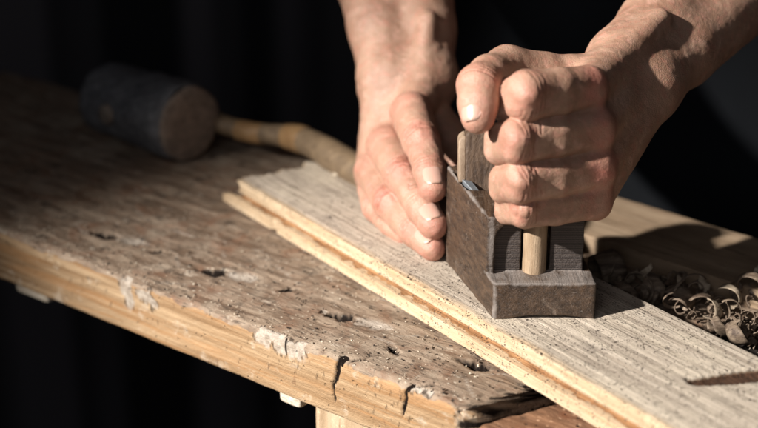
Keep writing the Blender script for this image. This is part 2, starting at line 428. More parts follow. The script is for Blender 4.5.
# front-face features: two saw cuts, pale patches
def facept(px, py):                         # a pixel seen on the front face
    d = FWD + RT*(px-379)/F - UP*(py-214)/F; n = np.array([-sa, ca, 0]); t = ((eB - CAM) @ n) / (d @ n); return loc_b(CAM + d*t)
def poly_dist(u, w, pts):
    best = np.full(len(u), 9.0)
    for a, b in zip(pts[:-1], pts[1:]):
        ab = np.array(b)-np.array(a); t = np.clip(((u-a[0])*ab[0]+(w-a[1])*ab[1])/(ab@ab+1e-9), 0, 1)
        best = np.minimum(best, np.hypot(u-a[0]-t*ab[0], w-a[1]-t*ab[1]))
    return best
front = y < .3
for pts, wd in (([(346, 350), (341, 352), (338, 362), (337, 376), (333, 386), (335, 399)], .105), ([(418, 376), (408, 377), (405, 386), (406, 398), (403, 415)], .08)):
    P2 = [facept(*q) for q in pts]; P2 = [(q[0], min(q[2], 0)) for q in P2]
    dd = poly_dist(x, z, P2[1:]) + .05*fbm(x*4, z*4, 0, 3, 8)
    w_ = wd * (.7 + .5*sstep(-2.6, -.2, z)); m = np.where(front, sstep(w_*1.2, w_*.5, dd), 0)
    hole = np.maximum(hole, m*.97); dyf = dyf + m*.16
    # the cut runs a little way over the top
    u0 = P2[1][0]; dt = np.abs(x - (u0 + y*.9)) + .04*fbm(x*4, y*4, 0, 2, 5)
    mt = np.where(topm & (y < .9) & (y > -.1), sstep(.14, .05, dt), 0); hole = np.maximum(hole, mt*.9); dz = dz - mt*.2
for pts, sz in (([(123, 280), (130, 300)], .52), ([(140, 292), (152, 300)], .42), ([(262, 336), (280, 344), (297, 350)], .50), ([(410, 381), (424, 384)], .35)):
    P2 = [facept(*q) for q in pts]; P2 = [(q[0], q[2]) for q in P2]
    dd = poly_dist(x, z, P2) + .30*fbm(x*2.1, z*2.1, 0, 4, 12)
    m = np.where(front & (z < .05), sstep(sz, sz*.7, dd), 0); pale = np.maximum(pale, m*.85); dyf = dyf + m*.06
    rim = np.where(front & (z < .05), sstep(.10, .03, np.abs(dd - sz*.95)), 0) * (fbm(x*2, z*2, 0, 2, 3) > -.1); hole = np.maximum(hole, rim*.55)
P2 = [facept(*q) for q in [(284, 340), (285, 352)]]; dd = poly_dist(x, z, [(q[0], q[2]) for q in P2]); hole = np.maximum(hole, np.where(front, sstep(.09, .04, dd), 0))
for k in range(46):                          # short chisel nicks on the front face near the corner and elsewhere
    u0 = -RNG.uniform(.4, 6) if k < 12 else -RNG.uniform(0, 45); w0 = -RNG.uniform(.5, 2.6)
    dd = poly_dist(x, z, [(u0, w0), (u0+.10, w0+RNG.uniform(.15, .4))]); hole = np.maximum(hole, np.where(front, sstep(.07, .03, dd), 0)*RNG.uniform(.3, .6))
rough_end = sstep(-1.2, 0, x)
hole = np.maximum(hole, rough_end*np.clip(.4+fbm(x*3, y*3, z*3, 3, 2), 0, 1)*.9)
xs_end = x + np.clip((x+62)/62, 0, 1) * y * endslope * 1.0 + rough_end*(.20*fbm(y*2, z*2, 0, 3, 6) + .10*fbm(y*7, z*7, 2, 3, 16))
V2 = np.stack([xs_end, y + dyf, z + np.where(topm, dz, dz*.3) + dzf], 1)
link('bench_top', mesh_from('bench_top', V2, Q, dict(side=side, hole=np.clip(hole, 0, 1), pale=pale)), BENCH, bench)

def boxmesh(name, x0, x1, y0, y1, z0, z1, mat, parent, r=.12, n=60, amp=.04, seed=0, skew=None):
    V, Q = sweep(x0, x1, n, subdiv([(y0, z1), (y0, z0), (y1, z0), (y1, z1)], .35, r))
    x, y, z = V.T
    cx = np.minimum(x-x0, x1-x); endr = np.exp(-cx/.12)*r*.5
    cy, cz = (y0+y1)/2, (z0+z1)/2
    y2 = y + amp*fbm(x*.7, z*.9, y*.7, 3, seed) - np.sign(y-cy)*endr*(np.abs(y-cy) > .4*(y1-y0))
    z2 = z + amp*fbm(x*.6, y*.8, z, 3, seed+9) - np.sign(z-cz)*endr*(np.abs(z-cz) > .4*(z1-z0))
    x2 = x + amp*fbm(y, z, x, 3, seed+3)*(cx < .3)
    W = np.stack([x2, y2, z2], 1)
    if skew is not None: W = skew(W)
    return link(name, mesh_from(name, W, Q), mat, parent)
# second slab beyond the dark gap: its near corner is well rounded
o2 = loc_b(PH(478, 424, -.4)); a2 = frame_dir(PH(468, 408, 0), PH(560, 379, 0))
es = thing('end_slab_tmp', 'x', 'x'); bpy.data.objects.remove(es)
w0 = PH(474, 426, -.5)
SHADEW = m_wood('shade_dark_wood', (.018, .013, .010), (.040, .029, .022), (.01, .008, .006), (12, 120, 120), .0008, .85, .12)  # near-black colour paints in the shade around the shavings
R2 = a2 - math.pi/2
def place(W):
    c_, s_ = math.cos(a2), math.sin(a2)
    X = w0[0] + W[:, 0]*c_ - W[:, 1]*s_ ; Y = w0[1] + W[:, 0]*s_ + W[:, 1]*c_
    D = np.stack([X - eB[0], Y - eB[1], W[:, 2]], 1)
    return np.stack([D[:, 0]*ca + D[:, 1]*sa, -D[:, 0]*sa + D[:, 1]*ca, D[:, 2]], 1)
boxmesh('end_slab', 0, 12.5, -26, .0, -4.2, -.45, m_bench_top((1.0, .72, .56), 'brown_bench_wood'), bench, .5, 120, .16, 40, place)
boxmesh('shaded_slab', 12.7, 44, -30, 1.5, -4.4, -.5, SHADEW, bench, .2, 60, .05, 41, place)  # bench-level slab under the shavings, its shade put into the colour
# under the bench
def under(name, px0, px1, pytop, back, mat, length=30, th=2.5, zt=-TH-.01, seed=0, lab=None):
    a = facept(px0, pytop); b = facept(px1, pytop)
    o = boxmesh(name, a[0], b[0], back, back+th, zt-length, zt, mat, bench, .1, 24, .03, seed)
    if lab: o['label'] = lab
    return o
under('leg', 304, 375, 412, .9, LEGW, 60, 6, seed=3)
under('rail', 250, 307, 400, 6.0, DARKW, 9, 2.2, seed=5)
under('peg', 273, 293, 396, .5, CHIPW, .8, 1.0, seed=6)
under('peg', 8, 38, 290, .6, CHIPW, .8, 1.0, seed=8)

# ================================================================== BOARD BEING PLANED
bA, bB = PH(237, 181, BT), PH(665, 428, BT)
angb = frame_dir(bA, bB)
BW = 8.3
cab, sab = math.cos(angb), math.sin(angb)
# profile: front edge at y=0 facing -y (towards camera-left), tongue lip at the bottom
bp = [(0, BT), (.02, 1.17), (.34, 1.08), (.36, .84), (-.22, .76), (-.25, .10), (BW, .06), (BW, BT)]
prof = subdiv(bp, .13, .07)
V, Q = sweep(0, 62, 520, prof)
x, y, z = V.T
groove = np.where((y < .5) & (z > .78) & (z < 1.15), sstep(.04, .20, y + .16*fbm(x*1.6, z*5, 0, 4, 3)), 0)
sidea = np.where((y < .5) & (z < BT-.02), 1.0, 0)
sidea = np.maximum(sidea, np.where((y < .55) & (z > 1.6), sstep(.62, .05, y + .15*fbm(x*.4, y, 0, 3, 66)), 0))
sidea = np.maximum(sidea, (x < .05)*1.0)
top = z > BT-.04
dz = np.where(top, .018*fbm(x*.25, y*6, 0, 3, 2) + .012*fbm(x*1.3, y*12, 0, 2, 5), 0)
# low arris wear, and a shallow eye-shaped crack on the top near the right edge
nib = np.clip(fbm(x*1.4, 0*x, 2, 3, 4), 0, 1)
arr = np.exp(-(y**2+(z-BT)**2)/.02)
dy = arr*.09*nib + np.where(y < .5, .02*fbm(x*1.5, z*3, 0, 3, 8), 0)
dz = dz - arr*.07*nib
def loc_board(p): d = np.asarray(p) - np.array([bA[0], bA[1], 0]); return np.array([d[0]*cab + d[1]*sab, -d[0]*sab + d[1]*cab])
k0, k1 = loc_board(PH(690, 380, BT)), loc_board(PH(775, 374, BT))
dd = poly_dist(x, y, [tuple(k0), tuple(k1)]); tt = (x-k0[0])/(k1[0]-k0[0]+1e-6)
dl = (dd + .03*fbm(x*3, y*3, 0, 2, 4)); wl = .20 + .50*np.clip(tt*2.2, 0, 1)**.7; m = np.where(top, sstep(wl, wl*.65, dl), 0); dz = dz - m*.38
crack = m
# torn lip at the far end: tongue missing for a while, step down
lip = (y < .05) & (z < .8)
cut = np.where(lip & (np.abs(x-4.6) < .35), 1, 0)
dy = dy + np.where(lip, .22*sstep(.5, .1, np.abs(x-4.6)), 0)
dx = np.where(x < .3, (.5*fbm(y*1.5, z*2.5, 0, 3, 14) - .35*(z > 1.3)*0), 0)
lipx = np.where(lip & (x < 1.0), -1.4, 0); dx = dx + lipx*(1-x)
V2 = np.stack([x+dx, y+dy, z+dz], 1)
BM = m_board
tcr = BOARD.node_tree
bd = link('board', mesh_from('board', V2, Q, dict(side=np.clip(sidea*(1-crack), 0, 1), groove=np.clip(groove + crack*1.2, 0, 1), crack=crack)), BOARD)
bd.location = (bA[0]*S, bA[1]*S, .0004); bd.rotation_euler = (0, 0, angb)
tag(bd, 'long pale weathered board with grooved cream edge lying under the hand plane', 'board')

# ================================================================== BACK PLANK on the right
q0, q1 = PH(590, 236, 1.0), PH(758, 291, 1.0)
ap = frame_dir(q0, q1)
pk = thing('plank', 'blurred pale plank at the back right lying behind the wood shavings', 'plank', (q0[0], q0[1], 0), ap)
far = PH(700, 221, 1.0); nfar = -(far[0]-q0[0])*math.sin(ap) + (far[1]-q0[1])*math.cos(ap)
boxmesh('plank_body', -3.5, 30, 0, nfar, -.46, 1.0, BACKW, pk, .12, 60, .04, 70)

# ================================================================== HAND PLANE
FL = PH(493, 320, BT); ldir = unit(PH(446, 262, BT) - FL)                # left side runs back-left
W_ = 5.05; wdir = np.array([1.0, .015, 0]); LEN = 7.3
ldir = np.array([ldir[0], ldir[1], 0]); rdir = unit(np.array([-.08, 1, 0]))
nl = unit(np.cross(ldir, [0, 0, 1])) * 1.0                                 # outward normal of the left side
if nl[0] > 0: nl = -nl
nr = unit(np.cross([0, 0, 1], rdir)); nr = nr if nr[0] > 0 else -nr
FR = FL + W_*wdir
hp = thing('hand_plane', 'small antique wooden hand plane of dark worn wood standing on the pale board', 'hand plane', (FL[0]+2.5, FL[1]+3, BT), 0)
org = np.array([FL[0]+2.5, FL[1]+3, BT])
hornx = PH(535, 271, BT+2.1)
def body_sdf(P):
    X, Y, Z = P.T
    h = Z - BT
    d_left = (P - FL) @ nl; d_right = (P - FR) @ nr
    d_front = -(Y - FL[1]) + 0*(X - FL[0]); d_back = (Y - FL[1]) - LEN
    tilt = 4.95 + .075*(Y - FL[1]) ; d_top = (h - tilt)*.99
    arch = np.exp(-((X-(FL[0]+FR[0])/2-.2)/1.9)**4)*.20*np.exp(-((Y-FL[1])/1.3)**2) 
    d_bot = -(h - arch)
    n = .020*fbm(X*1.1, Y*1.1, Z*1.1, 3, 3) + .007*fbm(X*5, Y*5, Z*5, 2, 8)
    # chipped arrises
    ch = np.clip(fbm(X*1.6, Y*1.6, Z*1.6, 3, 12), 0, 1)
    k = .17
    box = smax(smax(d_left, d_right, k), smax(d_front, d_back, k), k)
    base = smax(box, smax(d_top, d_bot, .12), .12)
    base = smax(base, smin(d_right + .42, h - 2.0, .05), .05)
    # raised block starts 1.05 behind the toe; a cove leaves the ledge
    led = smax(-(h - 2.02), (Y - FL[1]) - 1.12, .05)
    # hollow scoop in the front of the raised block: leaves the left cheek standing proud, arched at its top
    cx = hornx[0]
    w2 = smax(-(h-2.02), np.abs(X - cx) - (.0 + 9), .05)
    d = smax(base, -(-smax(led*-1, -9, .05)), .05) if False else smax(base, -smax(-(h-2.0), (Y-FL[1])-1.10, .06), .06)
    # recess: an arch-topped niche .3 deep starting .38 in from the left cheek
    xl = X - (FL[0] + ldir[0]/ldir[1]*1.1 + .34)
    niche = smax(-xl, (Y-FL[1])-1.48, .05); niche = smax(niche, -(h-2.0), .03)
    ang_r = np.hypot(np.maximum(1.15 - xl, 0), np.maximum(h - 3.65, 0)) - 1.15
    niche = smax(niche, ang_r, .05)
    niche = smax(niche, h - 6.5, .05)
    d = smax(d, -niche, .05)
    # slot for the handle
    sl = smax(np.abs(X - cx) - .72, (Y-FL[1]) - 2.1, .04); sl = smax(sl, -(h-2.05), .04)
    d = smax(d, -sl, .04)
    # throat
    th = smax(smax(d_left + .10, d_right + .6, .1), np.abs((Y-FL[1]) - 4.75 - (h-3)*.30) - 1.15, .1); th = smax(th, -(h-.6), .1)
    d = smax(d, -th, .08)
    return d + n + .05*ch*np.exp(-np.abs(base)/.1)*0
V, Q = netmesh(body_sdf, (FL[0]-3.5, FL[1]-.5, BT-.3), (FR[0]+.8, FL[1]+LEN+.5, BT+6.2), .06)
X, Y, Z = V.T; h = Z - BT
e1 = np.minimum.reduce([np.abs((V-FL)@nl) + np.abs(Y-FL[1]), np.abs((V-FL)@nl) + np.abs(h-2.0)*(Y < FL[1]+1.2) + 9*(Y > FL[1]+1.2), np.abs((V-FL)@nl)+np.abs(h-5-.065*(Y-FL[1])), np.abs(Y-FL[1])+np.abs(h-2.0)])
xl = X - (FL[0] + ldir[0]/ldir[1]*1.1)
e1 = np.minimum(e1, np.abs(xl-.2) + np.abs(Y-FL[1]-1.1) + 9*(h < 2))
wear = np.exp(-(e1/.20)**2) + .85*((h > 1.9) & (h < 2.12) & (Y < FL[1]+1.5))
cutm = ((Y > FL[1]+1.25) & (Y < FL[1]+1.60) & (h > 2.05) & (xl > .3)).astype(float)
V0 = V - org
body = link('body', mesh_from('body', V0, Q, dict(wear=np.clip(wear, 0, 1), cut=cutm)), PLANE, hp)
# handle post
hc = np.array([hornx[0]-.02, FL[1]+1.62, 0])
def post(P):
    r = np.hypot(P[:, 0]-hc[0], P[:, 1]-hc[1]); hgt = P[:, 2]-BT
    return smax(smax(r - (.60 + .012*np.sin(hgt*1.3)), hgt-12.2, .3), -(hgt-1.85), .05) + .006*fbm(P[:, 0]*4, P[:, 1]*4, P[:, 2], 2, 4)
V, Q = netmesh(post, (hc[0]-1, hc[1]-1, BT+1.5), (hc[0]+1, hc[1]+1, BT+13), .06)
link('handle', mesh_from('handle', V-org, Q), DOWELW, hp)
# wedge and iron lean back out of the throat
def hexa(name, pts, mat, parent, bev=.08, sub=0):
    me = bpy.data.meshes.new(name); v = [tuple((np.asarray(p)-org)*S) for p in pts]
    me.from_pydata(v, [], [(0,1,2,3), (7,6,5,4), (0,4,5,1), (1,5,6,2), (2,6,7,3), (3,7,4,0)]); me.update()
    o = link(name, me, mat, parent, smooth=False)
    b = o.modifiers.new('b', 'BEVEL'); b.width = bev*S; b.segments = 3
    return o
wx0 = FL[0] - .283*5.6 + .08; wY = FL[1] + 5.45
def wsdf(P):
    X, Y, Z = P.T; h = Z-BT
    lean = (Y - wY) - (h - 4)*.28                        # leans back towards its top
    d = smax(np.abs(X - (wx0+1.95)) - 1.65, np.abs(lean) - .55, .12)
    topc = h - 7.55 - .35*np.cos((X-wx0-1.1)*.9) + .28*np.maximum(0, .6-(X-wx0))
    return smax(smax(d, topc, .18), -(h-1.2), .1) + .012*fbm(X*2, Y*2, Z*2, 3, 5)
V, Q = netmesh(wsdf, (wx0-.6, wY-2.2, BT+.8), (wx0+4.2, wY+2.6, BT+8.6), .07)
link('wedge', mesh_from('wedge', V-org, Q), WEDGEW, hp)
def fsdf(P):                                              # pale end-grain face glued on the wedge's left cheek
    X, Y, Z = P.T; h = Z-BT; lean = (Y - wY) - (h - 4)*.28
    d = smax(np.abs(X - (wx0+.15)) - .20, np.abs(lean) - .53, .10)
    return smax(smax(d, h - 7.45 - .6*(X-wx0), .2), -(h-5.25), .1) + .01*fbm(X*3, Y*3, Z*3, 2, 5)
V, Q = netmesh(fsdf, (wx0-.5, wY-2.2, BT+3.5), (wx0+.6, wY+2.6, BT+8), .06)
link('wedge_cheek', mesh_from('wedge_cheek', V-org, Q), ENDW, hp)
iy = wY - 1.05
iy = wY - .85
hexa('iron', [(wx0+.22, iy+.55, BT+4.2), (wx0+.40, iy+.55, BT+4.2), (wx0+1.35, iy-.95, BT+3.6), (wx0+1.15, iy-1.0, BT+3.6),
     (wx0+.12, iy+.65, BT+5.50), (wx0+.62, iy+.60, BT+5.42), (wx0+1.45, iy-.95, BT+4.85), (wx0+1.22, iy-1.05, BT+4.80)], STEEL, hp, .04)

# ================================================================== PERSON
person = thing('person', 'person in dark clothes with bare forearms, gripping the plane handle and pressing the board', 'person', (0, 78, 0))
porg = np.array([0, 78.0, 0])
def zoff(q, d): return (q[0], q[1], q[2]+d)
# --- the fist (person's left hand, right in the photo): (px, py, depth, radius)
fist = {
 'index':  [(588, 88, 68.6, 1.08), (558, 92, 67.5, 1.15), (526, 96, 66.5, 1.21), (510, 102, 68.1, 1.10), (524, 112, 70.3, .85)],
 'middle': [(597, 129, 69.0, 1.06), (555, 136, 67.9, 1.08), (517, 141, 67.0, 1.10), (500, 144, 68.9, 1.03), (518, 150, 71.3, .82)],
 'ring':   [(598, 168, 69.5, 1.02), (556, 176, 68.5, 1.04), (520, 182, 67.7, 1.05), (504, 184, 69.5, .98), (520, 188, 72.0, .8)],
 'little': [(596, 200, 70.2, .95), (556, 206, 69.4, .95), (524, 209, 68.7, .93), (507, 207, 70.2, .86), (524, 210, 72.4, .7)],
}
thumb = [(597, 90, 73.0, 1.45), (545, 78, 71.4, 1.22), (507, 69, 70.4, 1.14), (489, 76, 68.8, 1.0), (479, 86, 67.7, 1.03), (478, 104, 67.1, .92), (478, 117, 66.9, .80)]
def chain(P, pts, k=.25):
    d = None
    for a, b in zip(pts[:-1], pts[1:]):
        c = cone(P, a[0], b[0], a[1], b[1]); d = c if d is None else smin(d, c, k)
    return d
def conv(l): return [(PZ(a, b, c), r) for a, b, c, r in l]
FI = {k: conv(v) for k, v in fist.items()}; TH_ = conv(thumb)
WR = PZ(635, 76, 74.4); FA1 = PZ(668, 38, 77.3); FA2 = PZ(742, -40, 83.5); ELB = PZ(850, -150, 92)
fa_dir = unit(FA2 - WR)
# wrist is wider than thick: two parallel bones
perp = unit(np.cross(fa_dir, FWD)); perp = perp if perp[0] > 0 else -perp       # in-image perpendicular, to the lower right
STK = unit(FI['index'][2][0] - FI['little'][2][0])
def wrinkle(P, J, ax, r, amp=.022, lam=.20, wid=.42, nseed=0):
    t = (P - J) @ ax; rr = np.linalg.norm(P - J, axis=1)
    return amp * np.exp(-(t/wid)**2) * np.exp(-((rr-r)/(.7))**2) * np.sin(2*np.pi*t/lam + 1.6*fbm(P[:, 0]*1.5, P[:, 1]*1.5, P[:, 2]*1.5, 2, nseed))
def fist_sdf(P):
    d = None
    for n in ('index', 'middle', 'ring', 'little'):
        c = FI[n]; f = None
        for a_, b_ in zip(c[:-1], c[1:]):
            q_ = conex(P, a_[0], b_[0], a_[1], b_[1], STK, .30); f = q_ if f is None else smin(f, q_, .22)
        f = smin(f, cone(P, c[2][0]-.60*c[2][1]*FWD, c[2][0]-.60*c[2][1]*FWD+np.array([.12, 0, 0]), .38*c[2][1], .36*c[2][1]), .4)
        u_ = sstep(.45, 1.15, ((P - c[2][0]) @ unit(c[0][0]-c[2][0]))/np.linalg.norm(c[0][0]-c[2][0]))
        d = f if d is None else smin(d, f, .05 + .40*u_)
    # back of the hand: metacarpals to the wrist
    pm = None
    for n, ro, tw in (('index', 1.12, -.9), ('middle', 1.1, -.2), ('ring', 1.08, .5), ('little', 1.0, .75)):
        m0 = FI[n][0][0]; wpt = WR + perp*tw*1.15
        c = cone(P, m0 + .45*FWD, wpt, ro*.86, 1.55)
        pm = c if pm is None else smin(pm, c, .55)
    # palm heel and inner palm behind the fingers
    pm = smin(pm, cone(P, PZ(600, 165, 71.8), WR + perp*1.0, 1.2, 1.3), .4)
    pm = smin(pm, cone(P, PZ(585, 110, 72.8), PZ(588, 185, 73.6), 1.3, 1.2), .5)
    arm = smin(cone(P, WR - perp*1.05, FA1 - perp*.85, 1.75, 2.05), cone(P, WR + perp*.80, FA1 + perp*.80, 1.70, 2.0), .9)
    arm = smin(arm, cone(P, FA1 - perp*.85, FA2 - perp*1.0, 2.05, 2.75), .6); arm = smin(arm, cone(P, FA1 + perp*.95, FA2 + perp*1.0, 2.05, 2.95), .6)
    arm = smin(arm, cone(P, FA2, ELB, 3.6, 4.3), 1.5)
    # tendon to the thumb and the ulna head
    pm = smin(pm, arm, 1.0)
    pm = smin(pm, cone(P, PZ(612, 62, 71.8), PZ(660, 18, 74.4), .55, .5), .7)
    d = smin(d, pm, .55)
    th = chain(P, TH_, .3)
    d = smin(d, th, .10)
    # web between thumb base and index
    d = smin(d, cone(P, PZ(575, 78, 71.6), PZ(600, 78, 72.6), 1.15, 1.3), .45)
    return d
lo = np.array([PZ(440, 0, 66)[0], 55, BT+2]); lo[0] = min(lo[0], 2.0)
def bounds(pts, pad): A = np.array(pts); return A.min(0)-pad, A.max(0)+pad
allp = [q[0] for c in FI.values() for q in c] + [q[0] for q in TH_] + [WR, FA1, FA2, ELB]
lo, hi = bounds(allp, 4.6)
V1, Q1 = netmesh(fist_sdf, lo, hi, .065)

# --- the flat hand (person's right hand, left in the photo)
flat = {
 'index':  [(411, 113, 82.3, 1.25), (421, 141, 79.2, 1.06), (426, 157, 78.3, .90), (429, 170, 77.6, .88), (433, 188, 76.8, .78)],
 'middle': [(387, 146, 83.6, 1.25), (403, 176, 80.4, 1.06), (414, 194, 79.2, .90), (422, 207, 78.3, .90), (433, 225, 77.2, .82)],
 'ring':   [(373, 172, 84.3, 1.15), (391, 203, 81.0, 1.0), (404, 219, 79.8, .84), (414, 230, 79.0, .84), (431, 247, 77.7, .76)],
 'little': [(374, 190, 84.4, 1.0), (378, 207, 82.5, .90), (386, 215, 81.8, .78), (393, 223, 81.2, .76), (404, 234, 80.4, .66)],
}
thumb2 = [(420, 100, 86, 1.3), (446, 132, 85.6, 1.1), (466, 168, 84.4, .95), (480, 190, 83.6, .8)]
FL2 = {k: conv(v) for k, v in flat.items()}; TH2 = conv(thumb2)
W2 = PZ(408, 80, 86.5); A1 = PZ(402, 30, 88.5); A2 = PZ(392, -45, 91.5); E2 = PZ(372, -190, 99)
def flat_sdf(P):
    d = None
    for n in ('index', 'middle', 'ring', 'little'):
        c = FL2[n]; f = chain(P, c, .28)
        kb = np.array([0, 0, .18]) - .42*FWD
        f = smin(f, cone(P, c[1][0]+kb*c[1][1], c[1][0]+kb*c[1][1]+np.array([.1, 0, 0]), c[1][1]*.66, c[1][1]*.64), .22)
        f = smin(f, cone(P, c[0][0]+kb*c[0][1]*1.1, c[0][0]+kb*c[0][1]*1.1+np.array([.1, 0, 0]), c[0][1]*.60, c[0][1]*.60), .3)
        # finger pad beyond the last joint, flatter under the nail
        d = f if d is None else smin(d, f, .05)
    pm = None
    for n, ro, tx in (('index', 1.12, 1.35), ('middle', 1.15, .45), ('ring', 1.05, -.5), ('little', .95, -1.35)):
        m0 = FL2[n][0][0]; wpt = W2 + np.array([tx, 0, 0])
        c = cone(P, m0 + .45*FWD, wpt, ro*.84, 1.5); pm = c if pm is None else smin(pm, c, .7)
    pm = smin(pm, cone(P, PZ(378, 175, 85.6), PZ(392, 110, 87.5), 1.35, 1.7), .6)
    pm = smin(pm, cone(P, PZ(400, 165, 84.5), PZ(420, 110, 87.2), 1.2, 1.7), .6)
    xa = np.array([1.0, 0, 0])
    arm = smin(cone(P, W2 - xa*1.15, A1 - xa*1.25, 1.75, 2.0), cone(P, W2 + xa*1.15, A1 + xa*1.25, 1.75, 2.0), .9)
    arm = smin(arm, cone(P, A1 - xa*1.25, A2 - xa*1.25, 2.0, 2.75), .6); arm = smin(arm, cone(P, A1 + xa*1.25, A2 + xa*1.25, 2.0, 2.75), .6)
    arm = smin(arm, cone(P, A2, E2, 3.7, 4.4), 1.5)
    # tendons and a vein
    arm = smin(arm, cone(P, PZ(418, 95, 84.6), PZ(428, 20, 86.2), .45, .45), .7)
    pm = smin(pm, arm, 1.0)
    v = [(436, 48, 85.7), (424, 62, 85.1), (414, 80, 84.9), (420, 100, 84.3)]
    vp = [(PZ(*q), .12) for q in v]; 
    d = smin(d, pm, .27)
    d = smin(d, chain(P, vp, .1), .35)
    v = [(376, 18, 87.2), (380, 60, 85.7), (392, 96, 84.9)]; vp = [(PZ(*q), .10) for q in v]; d = smin(d, chain(P, vp, .1), .4)
    d = smin(d, chain(P, TH2, .3), .3)
    return d
allp = [q[0] for c in FL2.values() for q in c] + [q[0] for q in TH2] + [W2, A1, A2, E2]
lo, hi = bounds(allp, 4.6)
V3, Q3 = netmesh(flat_sdf, lo, hi, .07)
def vnormals(V, Q):
    n = np.cross(V[Q[:, 2]]-V[Q[:, 0]], V[Q[:, 3]]-V[Q[:, 1]]); N = np.zeros_like(V)
    for k in range(4):
        for c in range(3): N[:, c] += np.bincount(Q[:, k], n[:, c], len(V))
    return N / np.maximum(np.linalg.norm(N, axis=1), 1e-9)[:, None]
def fold(V, N, J, ax, face, r, offs, amp, w=.045, half=.9, seed=0):
    """transverse skin folds on the side of joint J that looks towards face; returns depth"""
    out = np.zeros(len(V)); q = V - J; near = np.linalg.norm(q, axis=1) < r + .75
    q = q[near]; P = V[near]; vis = sstep(.15, .65, N[near] @ unit(face))
    for k, o in enumerate(offs):
        t = q @ ax - o + .075*fbm(P[:, 0]*1.6, P[:, 1]*1.6, P[:, 2]*1.6, 3, seed+k*7)
        a = amp*(1 - .35*abs(k - len(offs)/2)/len(offs)) * np.clip(.75+.6*fbm(P[:, 0]*2, P[:, 1]*2, P[:, 2]*2, 2, seed+k), .1, 1.2)
        out[near] = np.maximum(out[near], a*np.exp(-(t/w)**2)*vis)
    return out
def dress(V, Q, folds, seed, am=.04):
    N = vnormals(V, Q); dep = np.zeros(len(V)); bul = np.zeros(len(V))
    for (J, ax, face, r, offs, amp, hw) in folds:
        seed += 11; bm = 0 if hw in (.045,) else (.35 if am < .03 else 1); dep = np.maximum(dep, fold(V, N, J, ax, face, r, offs, amp, hw, seed=seed))
        dd = np.linalg.norm(V - (J + unit(face)*r*.7), axis=1); bul += bm*.055*np.exp(-(dd/.45)**2)
    X, Y, Z = V.T
    lo_ = am*fbm(X*.9, Y*.9, Z*.9, 3, seed+60); hi_ = .006*fbm(X*4, Y*4, Z*4, 2, seed+61)
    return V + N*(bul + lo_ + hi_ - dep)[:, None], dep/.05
fo = []
for n, ln in (('index', (-.2, .05, .3)), ('middle', (-.32, -.1, .12, .36)), ('ring', (-.3, -.08, .14, .34)), ('little', (-.2, .02, .24))):
    c = FI[n]; ax = unit(c[0][0]-c[2][0]); s_ = ax - 0
    fo.append((c[2][0], ax, -FWD + np.array([-.3, 0, 0]), c[2][1], [o+.12 for o in ln], .062 if n != 'index' else .048, .05))
ax = unit(TH_[5][0]-TH_[3][0]); fo.append((TH_[4][0], ax, -FWD+np.array([-.4, 0, .3]), 1.03, [-.42, -.25, -.08, .1, .28], .06, .042))
V1, dep1 = dress(V1, Q1, fo, 100, .018)
fo = []
for n, hw in (('index', .05), ('middle', .05), ('ring', .05), ('little', .045)):
    c = FL2[n]
    fo.append((c[1][0], unit(c[2][0]-c[0][0]), -FWD+np.array([0, 0, .5]), c[1][1], [-.42, -.2, .02, .22, .44], .115, hw*1.25))
    fo.append((c[3][0], unit(c[4][0]-c[2][0]), -FWD+np.array([0, 0, .5]), c[3][1], [-.15, .02, .2], .06, .045))
V3, dep3 = dress(V3, Q3, fo, 300)

# --- upper arms, shoulders, trunk (coarse; all of it under the shirt)
CH = PZ(650, -10, 112); HIP = np.array([CH[0], CH[1]+3, -18.0]); SHL = np.array([CH[0]+19, CH[1]+4, 50.]); SHR = np.array([CH[0]-19, CH[1]+4, 50.])
def trunk(P, g=0.0):
    X, Y, Z = P.T
    q = np.stack([X-CH[0], (Y-CH[1]-4), Z], 1)
    tz = np.clip(Z, -30, 46)
    ex = 16.5 + 2.0*sstep(0, 40, Z)
    r = np.sqrt((q[:, 0]/ex)**2 + (q[:, 1]/10.5)**2); d = (r-1)*10.5
    d = smax(d, Z-50, 6); d = smax(d, -(Z+30), 3)
    d = smin(d, cone(P, SHL, ELB, 6.0, 4.4), 3); d = smin(d, cone(P, SHR, E2, 6.0, 4.4), 3)
    d = smin(d, cone(P, np.array([CH[0], CH[1]+4, 48]), np.array([CH[0], CH[1]+3, 60]), 6, 5.5), 4)
    return d - g
V5, Q5 = netmesh(lambda P: trunk(P), (CH[0]-30, CH[1]-32, -34), (CH[0]+32, CH[1]+20, 68), 1.0)
def attrs_skin(V, joints, creases):
    red = np.zeros(len(V)); cr = np.zeros(len(V))
    for J, r, a in joints: red = np.maximum(red, a*np.exp(-(np.maximum(np.linalg.norm(V-J, axis=1)-r*.6, 0)/(r*.62))**2))
    red = red*(.75+.5*fbm(V[:, 0]*1.5, V[:, 1]*1.5, V[:, 2]*1.5, 3, 44))
    for pts, w, a in creases:
        d = np.full(len(V), 9.)
        for p, q in zip(pts[:-1], pts[1:]): d = np.minimum(d, cone(V, p, q, 0, 0))
        cr = np.maximum(cr, a*np.exp(-(d/w)**2))
    return np.clip(red, 0, 1), cr
j1 = [(c[0][0]-.6*FWD+np.array([.35, 0, 0]), c[0][1]*.9, .8) for c in FI.values()] + [(c[2][0]-.5*FWD, c[2][1]*.8, .35) for c in FI.values()] + [(TH_[4][0], 1.0, .6), (TH_[6][0], .9, .5)]
j2 = [(c[1][0]-.5*FWD, c[1][1], .55) for c in FL2.values()] + [(c[4][0], c[4][1]*1.1, .7) for c in FL2.values()] + [(c[0][0]-.5*FWD, c[0][1], .45) for c in FL2.values()] + [(c[3][0]-.4*FWD, c[3][1], .35) for c in FL2.values()]
